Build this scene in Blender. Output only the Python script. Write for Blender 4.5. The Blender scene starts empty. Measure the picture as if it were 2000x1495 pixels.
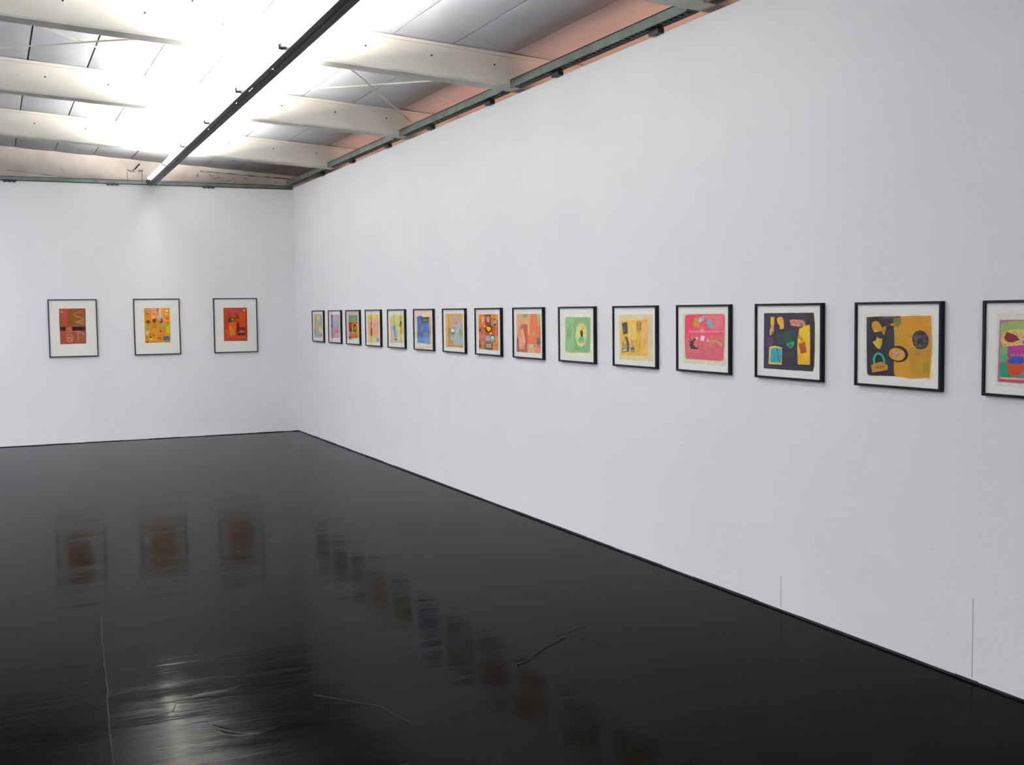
import bpy, bmesh, math, random
from mathutils import Vector, Matrix
random.seed(7)
S = bpy.context.scene
COL = S.collection

# ------------------------------------------------------------------ camera
cam = bpy.data.cameras.new('camera')
cam.sensor_fit = 'HORIZONTAL'; cam.sensor_width = 36.0
cam.lens = 2219.01 / 2000 * 36.0
cam.clip_start = .05; cam.clip_end = 200
co = bpy.data.objects.new('camera', cam); COL.objects.link(co)
def cam_axes(yaw, pitch, roll):
    fw = Vector((math.sin(yaw)*math.cos(pitch), math.cos(yaw)*math.cos(pitch), math.sin(pitch)))
    rt = Vector((math.cos(yaw), -math.sin(yaw), 0)); up = rt.cross(fw)
    r2 = rt*math.cos(roll) + up*math.sin(roll); u2 = -rt*math.sin(roll) + up*math.cos(roll)
    return r2, u2, fw
r_, u_, f_ = cam_axes(0.429249, -0.064557, -0.012171)
M = Matrix((r_, u_, -f_)).transposed().to_4x4(); M.translation = Vector((-3.716557, -15.032075, 1.6))
co.matrix_world = M
S.camera = co

# ------------------------------------------------------------------ world and light
S.view_settings.view_transform = 'Standard'; S.view_settings.look = 'None'
S.view_settings.gamma = 1.0; S.view_settings.use_curve_mapping = False
S.view_settings.exposure = 0.39
TUBE_UP = 700.0         # bare tube lying in the light track, shining up
TUBE_SIDE = 41.0        # dimmer tubes added along both sides of the track to light the walls
SKY = 8.0              # daylight outside the windows
GAP = 27.0             # warm lamp added behind the right partition for the orange glow
W = bpy.data.worlds.new('world'); S.world = W; W.use_nodes = True
wn = W.node_tree; bg = wn.nodes['Background']
bg.inputs[0].default_value = (.93, .945, 1.0, 1); bg.inputs[1].default_value = SKY
def area(name, loc, rot, sx, sy, power, col, portal=False):
    l = bpy.data.lights.new(name, 'AREA'); l.shape = 'RECTANGLE'; l.size = sx; l.size_y = sy
    l.energy = power; l.color = col
    if portal: l.cycles.is_portal = True
    o = bpy.data.objects.new(name, l); COL.objects.link(o); o.location = loc; o.rotation_euler = rot
    return o
# warm lamp added in the gap, stands in for daylight bounced off the brick
area('gap_glow_lamp', (.36, -6.6, 2.75), (math.pi, 0, 0), .4, 11.4, GAP, (1.0, .55, .38))
area('side_window_portal', (.13, -13.85, 2.16), (0, math.radians(90), 0), 1.48, 2.5, 1, (1, 1, 1), True)
area('added_skylight_portal', (-5.75, -6.55, 4.15), (0, 0, 0), 1.6, 11.9, 1, (1, 1, 1), True)  # portal of the added roof opening
area('rear_window_portal', (-4.95, -19.25, 2.1), (math.radians(90), 0, 0), 2.7, 1.8, 1, (1, 1, 1), True)

# ------------------------------------------------------------------ materials
def lin(h):
    out = []
    for v in ([int(h[i:i+2], 16) for i in (0, 2, 4)] if isinstance(h, str) else h):
        v = v / 255
        out.append(v/12.92 if v <= .04045 else ((v+.055)/1.055)**2.4)
    return out
def mat(name, col, rough=.6, metal=0, spec=.5):
    m = bpy.data.materials.new(name); m.use_nodes = True
    b = m.node_tree.nodes['Principled BSDF']
    c = lin(col) if isinstance(col, str) else col
    b.inputs['Base Color'].default_value = (*c, 1); b.inputs['Roughness'].default_value = rough
    b.inputs['Metallic'].default_value = metal; b.inputs['Specular IOR Level'].default_value = spec
    return m
def nd(m, t, **kw):
    n = m.node_tree.nodes.new(t)
    for k, v in kw.items(): setattr(n, k, v)
    return n
def link(m, a, b): m.node_tree.links.new(a, b)
def mottle(m, c1, c2, scale=(1, 1, 1), nscale=3, detail=4, lo=.4, hi=.6, bump=0, bscale=None, bdist=.01):
    """object-space noise between two colours of the thing itself, plus fine relief"""
    b = m.node_tree.nodes['Principled BSDF']
    tc = nd(m, 'ShaderNodeTexCoord'); mp = nd(m, 'ShaderNodeMapping'); mp.inputs['Scale'].default_value = scale
    link(m, tc.outputs['Object'], mp.inputs[0])
    n = nd(m, 'ShaderNodeTexNoise'); n.inputs['Scale'].default_value = nscale; n.inputs['Detail'].default_value = detail
    link(m, mp.outputs[0], n.inputs['Vector'])
    r = nd(m, 'ShaderNodeValToRGB'); r.color_ramp.elements[0].position = lo; r.color_ramp.elements[1].position = hi
    r.color_ramp.elements[0].color = (*lin(c1), 1); r.color_ramp.elements[1].color = (*lin(c2), 1)
    link(m, n.outputs['Fac'], r.inputs[0]); link(m, r.outputs[0], b.inputs['Base Color'])
    if bump:
        n2 = nd(m, 'ShaderNodeTexNoise'); n2.inputs['Scale'].default_value = bscale or 60; n2.inputs['Detail'].default_value = 6
        link(m, tc.outputs['Object'], n2.inputs['Vector'])
        bp = nd(m, 'ShaderNodeBump'); bp.inputs['Strength'].default_value = bump; bp.inputs['Distance'].default_value = bdist
        link(m, n2.outputs['Fac'], bp.inputs['Height']); link(m, bp.outputs[0], b.inputs['Normal'])
    return m
M_WALL = mottle(mat('wall_paint', 'e6e7ea', .75, spec=.3), 'e6e7e9', 'e9e9eb', nscale=1.3, bump=.25, bscale=38, bdist=.005)
M_OUT = mottle(mat('old_plaster', 'e4dacf', .85), 'd9c9bc', 'ebe1d8', nscale=3, lo=.3, hi=.6, bump=.4, bscale=14)
M_BRICK = mottle(mat('brick_red', 'b8765a', .9), 'ac6a4e', 'c08266', nscale=9)
M_BEAM = mottle(mat('beam_paint', 'd2cfc5', .6), 'c8c3b8', 'd7d4ca', scale=(.6, 1, 2), nscale=2.5, lo=.25, hi=.55, bump=.15, bscale=20)
M_FLANGE = mottle(mat('beam_underside', 'c6c5be', .7), 'bdbcb5', 'cecdc6', nscale=5)
M_PANEL = mottle(mat('ceiling_board', 'babcc2', .7), 'b4b6bd', 'c1c3c8', nscale=1.1)
M_ROOF = mat('roof_deck', '2a2926', .9)
M_STEEL = mottle(mat('grey_green_steel', '606a66', .45, .3), '58625e', '6a746f', nscale=6)
M_DARK = mat('dark_steel', '1c1e20', .5, .2)
M_TRACK = mottle(mat('track_enamel', '111518', .5, .0), '0e1214', '161a1d', nscale=8)
M_ROD = mat('painted_rod', 'dcd7c8', .5)
M_CRACK = mat('dirt_line', '4a3a30', .9)
M_JOINT = mat('paint_joint', 'a9aab2', .8)
M_FRAME = mottle(mat('black_aluminium', '060709', .5, .0, .25), '050608', '08090c', nscale=20)
M_FRAME_B = mottle(mat('graphite_aluminium', '191c20', .45, .0, .3), '16191d', '1e2125', nscale=20)
M_MAT = mat('mat_board', 'f0efe9', .85)
M_BASE = mottle(mat('shadow_gap_black', '15161a', .8), '101115', '22232a', nscale=12)
M_WHITE = mat('window_paint', 'e8e8e6', .5)
M_SCUFF = mat('floor_weld', '272827', .7, spec=.05)
M_CREASE = mat('floor_crease', '0c0d0e', .7, spec=.1)
m = bpy.data.materials.new('tube_glow'); m.use_nodes = True
e = nd(m, 'ShaderNodeEmission'); e.inputs[0].default_value = (1.0, .975, .92, 1); e.inputs[1].default_value = TUBE_UP
link(m, e.outputs[0], m.node_tree.nodes['Material Output'].inputs[0]); M_TUBE = m
m = bpy.data.materials.new('side_tube_glow'); m.use_nodes = True  # side tubes glow dimmer to balance wall light against the ceiling
e = nd(m, 'ShaderNodeEmission'); e.inputs[0].default_value = (1.0, .975, .92, 1); e.inputs[1].default_value = TUBE_SIDE
link(m, e.outputs[0], m.node_tree.nodes['Material Output'].inputs[0]); M_TUBE2 = m
# clear picture glass and window glass: a thin sheet that mirrors by its angle
def glass(name, k, rough=.0):
    m = bpy.data.materials.new(name); m.use_nodes = True
    t = nd(m, 'ShaderNodeBsdfTransparent'); g = nd(m, 'ShaderNodeBsdfGlossy'); g.inputs['Roughness'].default_value = rough
    fr = nd(m, 'ShaderNodeFresnel'); gm = nd(m, 'ShaderNodeNewGeometry'); io = nd(m, 'ShaderNodeMix')
    io.inputs[2].default_value = k; io.inputs[3].default_value = 1/k      # same mirror on both faces of the sheet
    link(m, gm.outputs['Backfacing'], io.inputs[0]); link(m, io.outputs[0], fr.inputs[0]); mx = nd(m, 'ShaderNodeMixShader')
    link(m, fr.outputs[0], mx.inputs[0]); link(m, t.outputs[0], mx.inputs[1]); link(m, g.outputs[0], mx.inputs[2])
    link(m, mx.outputs[0], m.node_tree.nodes['Material Output'].inputs[0]); return m
M_GLASS = glass('picture_glass', 1.27)
M_PANE = glass('window_glass', 1.45)
# print ink: colour comes from the drawn shapes, a little brushy variation over it
m = mat('printed_paper', 'ffffff', .8); b = m.node_tree.nodes['Principled BSDF']
at = nd(m, 'ShaderNodeVertexColor'); at.layer_name = 'ink'
tc = nd(m, 'ShaderNodeTexCoord'); n = nd(m, 'ShaderNodeTexNoise'); n.inputs['Scale'].default_value = 28; n.inputs['Detail'].default_value = 5
link(m, tc.outputs['Object'], n.inputs['Vector'])
mr = nd(m, 'ShaderNodeMapRange'); mr.inputs['From Min'].default_value = .3; mr.inputs['From Max'].default_value = .7
mr.inputs['To Min'].default_value = .88; mr.inputs['To Max'].default_value = 1.10
link(m, n.outputs['Fac'], mr.inputs['Value'])
mm = nd(m, 'ShaderNodeMix'); mm.data_type = 'RGBA'; mm.blend_type = 'MULTIPLY'; mm.inputs[0].default_value = 1
link(m, at.outputs['Color'], mm.inputs[6]); link(m, mr.outputs[0], mm.inputs[7]); link(m, mm.outputs[2], b.inputs['Base Color'])
b.inputs['Specular IOR Level'].default_value = .2
M_PRINT = m
# floor: dark grey polished sheet flooring, waves run across the room
m = bpy.data.materials.new('dark_floor'); m.use_nodes = True; M_FLOOR = m
m.node_tree.nodes.remove(m.node_tree.nodes['Principled BSDF'])
fd = nd(m, 'ShaderNodeBsdfDiffuse'); fg = nd(m, 'ShaderNodeBsdfGlossy'); fx = nd(m, 'ShaderNodeMixShader')
ff = nd(m, 'ShaderNodeFresnel'); ff.inputs[0].default_value = 1.35
fp = nd(m, 'ShaderNodeMath'); fp.operation = 'POWER'; fp.inputs[1].default_value = 2.0
fs = nd(m, 'ShaderNodeMath'); fs.operation = 'MULTIPLY'; fs.inputs[1].default_value = 1.2
link(m, ff.outputs[0], fp.inputs[0]); link(m, fp.outputs[0], fs.inputs[0]); link(m, fs.outputs[0], fx.inputs[0])
link(m, fd.outputs[0], fx.inputs[1]); link(m, fg.outputs[0], fx.inputs[2]); link(m, fx.outputs[0], m.node_tree.nodes['Material Output'].inputs[0])
tc = nd(m, 'ShaderNodeTexCoord')
def fnoise(sc, det, rough=.55):
    mp = nd(m, 'ShaderNodeMapping'); mp.inputs['Scale'].default_value = sc; mp.inputs['Rotation'].default_value = (0, 0, math.radians(9))
    n = nd(m, 'ShaderNodeTexNoise'); n.inputs['Scale'].default_value = 1; n.inputs['Detail'].default_value = det; n.inputs['Roughness'].default_value = rough
    link(m, tc.outputs['Object'], mp.inputs[0]); link(m, mp.outputs[0], n.inputs['Vector']); return n
n1 = fnoise((.5, 2.2, 1), 2); n2 = fnoise((3, 13, 1), 3); n3 = fnoise((1.5, 3, 1), 6); n4 = fnoise((6, 90, 1), 2)
b1 = nd(m, 'ShaderNodeBump'); b1.inputs['Strength'].default_value = 1; b1.inputs['Distance'].default_value = .006; link(m, n1.outputs['Fac'], b1.inputs['Height'])
b2 = nd(m, 'ShaderNodeBump'); b2.inputs['Strength'].default_value = 1; b2.inputs['Distance'].default_value = .0012; link(m, n2.outputs['Fac'], b2.inputs['Height']); link(m, b1.outputs[0], b2.inputs['Normal'])
b3 = nd(m, 'ShaderNodeBump'); b3.inputs['Strength'].default_value = 1; b3.inputs['Distance'].default_value = .0002; link(m, n4.outputs['Fac'], b3.inputs['Height']); link(m, b2.outputs[0], b3.inputs['Normal'])
link(m, b3.outputs[0], fg.inputs['Normal'])
r = nd(m, 'ShaderNodeValToRGB'); r.color_ramp.elements[0].position = .35; r.color_ramp.elements[1].position = .65
r.color_ramp.elements[0].color = (.002, .0021, .0022, 1); r.color_ramp.elements[1].color = (.004, .0042, .0044, 1)
link(m, n3.outputs['Fac'], r.inputs[0]); link(m, r.outputs[0], fd.inputs['Color'])
mr = nd(m, 'ShaderNodeMapRange'); mr.inputs['From Min'].default_value = .3; mr.inputs['From Max'].default_value = .7
mr.inputs['To Min'].default_value = .06; mr.inputs['To Max'].default_value = .14
link(m, n3.outputs['Fac'], mr.inputs['Value']); link(m, mr.outputs[0], fg.inputs['Roughness'])

# ------------------------------------------------------------------ helpers
class MB:
    """collects shapes and links them as one mesh object"""
    def __init__(s): s.v = []; s.f = []
    def box(s, x0, x1, y0, y1, z0, z1): return s.hexa([(x0,y0,z0),(x1,y0,z0),(x1,y1,z0),(x0,y1,z0),(x0,y0,z1),(x1,y0,z1),(x1,y1,z1),(x0,y1,z1)])
    def hexa(s, p):
        k = len(s.v); s.v += [tuple(q) for q in p]
        s.f += [tuple(k+i for i in f) for f in ((0,3,2,1),(4,5,6,7),(0,1,5,4),(1,2,6,5),(2,3,7,6),(3,0,4,7))]; return s
    def tube(s, a, b, r, n=10):
        a = Vector(a); b = Vector(b); d = (b-a).normalized(); t = d.orthogonal().normalized(); u = d.cross(t); k = len(s.v)
        for c in (a, b):
            for i in range(n):
                q = 2*math.pi*i/n; s.v.append(tuple(c + r*(t*math.cos(q) + u*math.sin(q))))
        for i in range(n): j = (i+1) % n; s.f.append((k+i, k+j, k+n+j, k+n+i))
        s.f.append(tuple(k+i for i in range(n))[::-1]); s.f.append(tuple(k+n+i for i in range(n))); return s
    def ribbon(s, pts, w, h, nrm):
        """a thin raised line lying on a surface: nrm points off the surface"""
        nrm = Vector(nrm).normalized()
        for a, b, wa, wb in zip(pts[:-1], pts[1:], w[:-1], w[1:]):
            a = Vector(a); b = Vector(b); d = (b-a).normalized(); t = d.cross(nrm)
            lo = [a-t*wa/2, b-t*wb/2, b+t*wb/2, a+t*wa/2]
            s.hexa(lo + [q + nrm*h for q in lo])
        return s
    def build(s, name, m, parent=None, bevel=0):
        me = bpy.data.meshes.new(name); me.from_pydata(s.v, [], s.f); me.validate()
        bm = bmesh.new(); bm.from_mesh(me); bmesh.ops.recalc_face_normals(bm, faces=bm.faces)
        if bevel: bmesh.ops.bevel(bm, geom=bm.edges[:], offset=bevel, segments=2, affect='EDGES', profile=.5)
        bm.to_mesh(me); bm.free(); me.materials.append(m)
        o = bpy.data.objects.new(name, me); COL.objects.link(o)
        if parent: o.parent = parent
        return o
def tag(o, label=None, cat=None, group=None, kind=None):
    if label: o['label'] = label
    if cat: o['category'] = cat
    if group: o['group'] = group
    if kind: o['kind'] = kind
    return o
def empty(name, loc=(0, 0, 0), rz=0):
    o = bpy.data.objects.new(name, None); COL.objects.link(o); o.location = loc; o.rotation_euler = (0, 0, rz); o.empty_display_size = .1
    return o
def struct(name, mb, m, label=None): return tag(mb.build(name, m), label, kind='structure')
def holed(mb, axis, at0, at1, a0, a1, z0, z1, h):
    """wall slab with one rectangular opening h = (a0, a1, z0, z1)"""
    def bx(p, q, r, s):
        if axis == 'x': mb.box(at0, at1, p, q, r, s)
        else: mb.box(p, q, at0, at1, r, s)
    bx(a0, h[0], z0, z1); bx(h[1], a1, z0, z1); bx(h[0], h[1], z0, h[2]); bx(h[0], h[1], h[3], z1); return mb

# ------------------------------------------------------------------ room shell
XL, YR = -7.0, -19.0                    # left wall, rear wall
def zc(x): return 3.512 - .0645*x       # underside of the roof boards, rising to the left
def zb(x): return 3.262 - .057*x        # underside of the beams
HR, HB = 3.236, 3.214                   # partition heights
floor = struct('floor', MB().box(XL-.2, 1.0, YR-.2, 1.1, -.1, 0), M_FLOOR, 'dark grey polished sheet floor reflecting the pictures')
wall_back = struct('wall_back', MB().box(XL, .1, 0, .1, 0, HB), M_WALL, 'white painted end wall with three framed prints')
SW = (-15.1, -12.6, 1.42, 2.9)
wall_right = struct('wall_right', holed(MB(), 'x', 0, .1, YR, 0, 0, HR, SW), M_WALL, 'long white painted wall hung with a row of framed prints')
struct('wall_left', MB().box(XL-.2, XL, YR, 1.0, 0, 4.2), M_WALL)
RW = (-6.3, -3.6, 1.2, 3.0)
struct('wall_rear', holed(MB(), 'y', YR-.2, YR, XL-.2, 1.0, 0, 4.2, RW), M_WALL)
wo = struct('wall_outer_back', MB().box(XL, .75, .85, 1.05, 0, 4.2), M_OUT, 'old cream plaster wall with cracks behind the end partition')
struct('wall_outer_right', MB().box(.75, .95, -12.5, 1.05, 0, 4.2).box(.1, .75, -12.5, -12.4, 0, 4.2).box(0, .1, YR, -12.5, HR, 4.2), M_BRICK)
# windows (beyond the frame; seen only mirrored in the picture glass)
def window(name, axis, at, a0, a1, z0, z1, n, dd=.03):
    w = tag(empty(name, (0, 0, 0)), kind='structure'); f = MB(); t = .05
    def bx(p, q, r, s, mb, d=dd):
        if axis == 'x': mb.box(at-d, at+d, p, q, r, s)
        else: mb.box(p, q, at-d, at+d, r, s)
    bx(a0, a0+t, z0, z1, f); bx(a1-t, a1, z0, z1, f); bx(a0+t, a1-t, z0, z0+t, f); bx(a0+t, a1-t, z1-t, z1, f)
    st = (a1-a0)/n
    for i in range(1, n): bx(a0+i*st-.03, a0+i*st+.03, z0+t, z1-t, f)
    f.build('window_frame', M_WHITE, w)
    for i in range(n):
        p = MB(); bx(a0+i*st+.05, a0+(i+1)*st-.05, z0+.05, z1-.05, p, .003); p.build('pane', M_PANE, w)
window('window_1', 'x', .05, *SW, 2, .010)
window('window_2', 'y', YR-.1, *RW, 3)
# shadow gap at the foot of the walls, its shade painted as a dark strip
rr = random.Random(3)
def foot(axis, a0, a1):
    mb = MB(); a = a0
    while a < a1 - .01:
        b = min(a + rr.uniform(.12, .45), a1); h = rr.uniform(.009, .0125) if axis == 'x' else rr.uniform(.006, .010)
        if axis == 'x': mb.box(-.004, .002, a, b, 0, h)
        else: mb.box(a, b, -.004, .002, 0, h)
        a = b
    return mb
struct('shadow_gap_right', foot('x', -12.35, 0), M_BASE)
struct('shadow_gap_back', foot('y', XL, 0), M_BASE)
# faint joints between the wall boards
for y, z in ((-10.27, .19), (-11.55, .36)):
    MB().box(-.0008, .001, y-.0022, y+.0022, .02, z).build('wall_joint', M_JOINT, wall_right)
# cracks and dirt lines on the old plaster behind the end partition
def crack(pts, w, name='crack'):
    MB().ribbon([(x, .85, z) for x, z in pts], w, .002, (0, -1, 0)).build(name, M_CRACK, wo)
def jag(x0, z0, x1, z1, n, amp, seed, wmax):
    r = random.Random(seed); P = []; Wd = []
    for i in range(n+1):
        t = i/n; P.append((x0+(x1-x0)*t, z0+(z1-z0)*t + r.uniform(-amp, amp))); Wd.append(r.uniform(.15, 1)*wmax)
    return P, Wd
crack(*jag(-3.45, 3.44, -2.35, 3.335, 18, .004, 1, .006))
crack(*jag(-1.05, 3.515, .20, 3.452, 22, .003, 2, .013))
crack(*jag(-2.83, 3.50, -2.76, 3.42, 6, .01, 4, .006))
for i in range(26):
    r = random.Random(50+i); x = -1.2 + r.random()*1.2; z = 3.44 - .05*x + r.uniform(-.07, .02) - .03
    crack([(x, z), (x+r.uniform(.01, .04), z+r.uniform(-.015, .012))], [r.uniform(.003, .011), .004], 'paint_flake')
# small wall box with wires, just left of the light track
jb = tag(empty('junction_box', (-1.98, .85, 3.50)), 'small white junction box with loose wires above the end wall by the light track', 'junction box')
MB().box(-.02, .17, -.012, 0, -.30, -.03).build('box_body', M_OUT, jb, .003)
for x in (-.018, .168): MB().tube((x, -.014, -.03), (x, -.014, -.29), .003, 8).build('conduit', M_CRACK, jb)
for x, w in ((.03, .05), (.125, .03)): MB().box(x, x+w, -.045, -.0, -.035, .0).build('bracket', M_ROD, jb, .004)
for x in (.045, .13, .155): MB().box(x, x+.016, -.052, -.045, -.025, -.004).build('clip', M_DARK, jb)
MB().tube((.07, -.04, .0), (.13, -.10, .07), .009).build('wire', M_DARK, jb)
MB().tube((-.02, -.02, -.0), (.03, -.03, -.03), .005).build('wire', M_DARK, jb)

# ------------------------------------------------------------------ roof boards and beams
SL = (-6.55, -4.95, -12.5, -.6)      # unseen roof opening added left of the picture to brighten the walls
ceil = MB()
for x0, x1, y0, y1 in ((XL-.2, SL[0], YR-.2, 1.05), (SL[1], 1, YR-.2, 1.05), (SL[0], SL[1], YR-.2, SL[2]), (SL[0], SL[1], SL[3], 1.05)):
    ceil.hexa([(x0, y0, zc(x0)+.05), (x1, y0, zc(x1)+.05), (x1, y1, zc(x1)+.05), (x0, y1, zc(x0)+.05)] + [(x0, y0, zc(x0)+.15), (x1, y0, zc(x1)+.15), (x1, y1, zc(x1)+.15), (x0, y1, zc(x0)+.15)])
ceiling = struct('ceiling', ceil, M_ROOF, 'sloping roof of pale boards with dark seams')
BY = [-7.16 + 2.55*k for k in range(-3, 3)]       # near faces of the beams
edges = [YR] + [y+.08 for y in BY] + [.85]
seams = [.75] + [-.08 - .467*k for k in range(0, 15)] + [XL]
pc = {}
for j in range(len(edges)-1):
    for i in range(len(seams)-1):
        x1, x0 = seams[i], seams[i+1]; y0, y1 = edges[j], edges[j+1]
        if x0 > SL[0]-.3 and x1 < SL[1]+.3 and y1 > SL[2] and y0 < SL[3]: continue
        g = .0058; cx, cy = (x0+x1)/2, (y0+y1)/2; a, b_ = (x1-x0)/2-g, (y1-y0)/2-.002
        key = (round(a, 4), round(b_, 4))
        if key not in pc:
            mb = MB(); sg = .006     # boards sag a little towards their middle
            nx = 4
            for q in range(nx):
                u0 = -a + 2*a*q/nx; u1 = -a + 2*a*(q+1)/nx
                f0 = -sg*(1-(u0/a)**2); f1 = -sg*(1-(u1/a)**2)
                s0, s1 = -.0645*u0, -.0645*u1
                mb.hexa([(u0,-b_,s0+f0),(u1,-b_,s1+f1),(u1,b_,s1+f1),(u0,b_,s0+f0),(u0,-b_,s0+.03),(u1,-b_,s1+.03),(u1,b_,s1+.03),(u0,b_,s0+.03)])
            o = mb.build('ceiling_panel', M_PANEL, ceiling); pc[key] = o
        else:
            o = pc[key].copy(); COL.objects.link(o); o.parent = ceiling
        o.location = (cx, cy, zc(cx) + rr.uniform(0, .004))
wdw = tag(empty('added_skylight', (0, 0, 0)), kind='structure')  # added out-of-view skylight, fills the walls with light
for q in range(8):
    y0 = SL[2] + q*(SL[3]-SL[2])/8; y1 = y0 + (SL[3]-SL[2])/8
    MB().hexa([(x, y, zc(x)+.09+d) for d in (0, .006) for x, y in ((SL[0], y0), (SL[1], y0), (SL[1], y1), (SL[0], y1))]).build('pane', M_PANE, wdw)
    MB().hexa([(x, y, zc(x)+.05+d) for d in (0, .06) for x, y in ((SL[0], y0-.03), (SL[1], y0-.03), (SL[1], y0+.03), (SL[0], y0+.03))]).build('glazing_bar', M_WHITE, wdw)
def sloped(mb, x0, x1, y0, y1, fb, ft):
    mb.hexa([(x0,y0,fb(x0)),(x1,y0,fb(x1)),(x1,y1,fb(x1)),(x0,y1,fb(x0)),(x0,y0,ft(x0)),(x1,y0,ft(x1)),(x1,y1,ft(x1)),(x0,y1,ft(x0))]); return mb
BL = ['cream roof beam behind the camera, first of its row', 'cream roof beam behind the camera, second of its row', 'cream beam just entering the picture at the top edge', 'wide cream roof beam crossing the light track at the top, largest in view',
      'cream roof beam in the middle, just beyond the tie rods', 'cream roof beam closest to the end wall']
for k, y in enumerate(BY[:6]):
    bo = tag(empty('roof_beam', (XL, y, zb(XL))), BL[k], 'beam', 'roof beams across the room')
    ox, oy, oz = XL, y, zb(XL)
    L = lambda f: (lambda x: f(x+ox)-oz)
    sloped(MB(), 0, .75-ox, .012, .148, L(lambda x: zb(x)+.014), L(lambda x: zc(x)-.008)).build('web', M_BEAM, bo)
    sloped(MB(), 0, .75-ox, 0, .16, L(zb), L(lambda x: zb(x)+.016)).build('flange', M_FLANGE, bo)
    for y0 in (-.004, .148): sloped(MB(), 0, .75-ox, y0, y0+.016, L(lambda x: zc(x)-.03), L(lambda x: zc(x)-.006)).build('batten', M_BEAM, bo)
    for q in range(13):
        x = -.22 - .5*q; zz = zb(x) + .15
        MB().tube((x-ox, .012, zz-oz), (x-ox, .008, zz-oz), .007, 8).build('bolt', M_DARK, bo)
# diagonal tie rods in the bay between the two middle beams
for a, b_, lab in (((-3.46, -6.995, 3.49), (-1.835, -4.63, 3.57), 'pale tie rod sloping down to the right at upper left, crossing a darker rod'),
                 ((-4.19, -4.63, 3.70), (-2.69, -6.995, 3.44), 'darker tie rod rising to the right at upper left under the ceiling'),
                 ((-1.82, -4.63, 3.53), (-.60, -6.995, 3.31), 'pale tie rod right of the light track, nearly level in the picture'),
                 ((-1.287, -6.995, 3.345), (.02, -4.63, 3.40), 'pale tie rod right of the light track, falling towards the wall')):
    o = tag(empty('tie_rod', a), lab, 'tie rod', 'diagonal tie rods under the roof')
    d = Vector(b_) - Vector(a)
    MB().tube((0, 0, 0), d, .006, 8).build('rod', M_ROD, o)
    MB().tube(d*.006, d*.03, .011, 8).build('turnbuckle', M_ROD, o)

# ------------------------------------------------------------------ rails on top of the partitions
back_rail = tag(empty('metal_rail', (XL, 0, HB)), 'grey metal rail along the top of the end wall', 'rail')
ln = -XL - .01
MB().box(0, ln, -.035, .0, .008, .052).box(0, ln, -.035, .06, .046, .052).build('rail_body', M_STEEL, back_rail)
MB().box(0, ln, -.012, .0, .001, .008).build('rail_foot', M_DARK, back_rail)
for k in range(6):
    x = -1.1 - 1.172*k - XL
    MB().box(x-.075, x+.075, -.042, .0, -.012, .010).build('clamp', M_DARK, back_rail, .002)
    for d in (-.05, 0, .05): MB().tube((x+d, -.02, -.022), (x+d, -.02, -.012), .007, 8).build('bolt', M_DARK, back_rail)
ends = [(-2.06+.16, -.06)] + [(y+.16, y+2.55) for y in BY[::-1][1:]]
RL = ['grey-green metal rail on the long wall in the far corner', 'grey-green metal rail on the long wall, between the two farthest beams', 'grey-green metal rail on the long wall, between the middle beam and the wide nearest one',
      'longest looking grey-green metal rail on the long wall, at the top of the picture', 'grey-green metal rail on the long wall, cut by the top edge of the picture', 'grey-green metal rail on the long wall behind the camera']
clamps = [-1.55, -2.81, -4.05, -5.27, -6.6, -7.79, -9.10, -10.35, -11.6, -12.9]
for k, (y0, y1) in enumerate(ends[:6]):
    o = tag(empty('metal_rail', (-.1, y0, HR)), RL[k], 'rail', 'metal rails along the long wall')
    l = y1 - y0 - .004
    MB().box(0, .006, .004, l, .024, .084).box(0, .085, .004, l, .078, .084).box(.08, .086, .004, l, .024, .078).build('rail_body', M_STEEL, o)
    # perforated underside: one strip with a row of slots
    n = int(l/.06); st = l/n; pf = MB()
    pf.box(.006, .022, .004, l, .028, .032).box(.052, .08, .004, l, .028, .032)
    for q in range(n): pf.box(.022, .052, q*st+.004, q*st+.004+st*.42, .028, .032)
    tag(pf.build('slotted_strip', M_DARK, o), 'dark slotted underside')
    for y in clamps:
        if y0 < y < y1:
            MB().box(.055, .099, y-y0-.055, y-y0+.055, -.005, .026).build('clamp', M_DARK, o, .003)
            MB().tube((.08, y-y0, -.012), (.08, y-y0, -.005), .006, 8).build('bolt', M_DARK, o)

# ------------------------------------------------------------------ light track with upward fluorescent tubes
TL0, TL1 = -.13, -16.0
tk = empty('light_track', (-1.825, 0, 3.2), math.atan2(-.0155, 1) * -1)
tk.rotation_euler = (0, 0, -math.atan(.0155))
tag(tk, 'long dark light track with upward fluorescent tubes, running to the end wall', 'light track')
hw = .051
side = MB().box(-hw, -hw+.004, TL1, TL0, 0, .062).box(hw-.004, hw, TL1, TL0, 0, .062).box(-hw, hw, TL0, TL0+.004, 0, .062)
side.box(-hw-.004, -hw, TL1, TL0, .056, .062).box(hw, hw+.004, TL1, TL0, .056, .062)
side.build('channel_side', M_TRACK, tk)
slots = [(-2.25, .012, .008), (-4.80, .02, .010), (-6.15, .06, .005), (-6.72, .14, .006), (-7.47, .022, .012), (-10.0, .02, .01)]
bt = MB(); y = TL0
for s, l, w in slots:
    bt.box(-hw+.004, hw-.004, s+l/2, y, 0, .003)
    bt.box(-hw+.004, -.02-w/2, s-l/2, s+l/2, 0, .003).box(-.02+w/2, hw-.004, s-l/2, s+l/2, 0, .003); y = s-l/2
bt.box(-hw+.004, hw-.004, TL1, y, 0, .003)
bt.box(-.006, .006, TL1, TL0, -.004, 0)
bt.build('channel_bottom', M_TRACK, tk)
y = TL0 - .36; protos = {}
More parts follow.
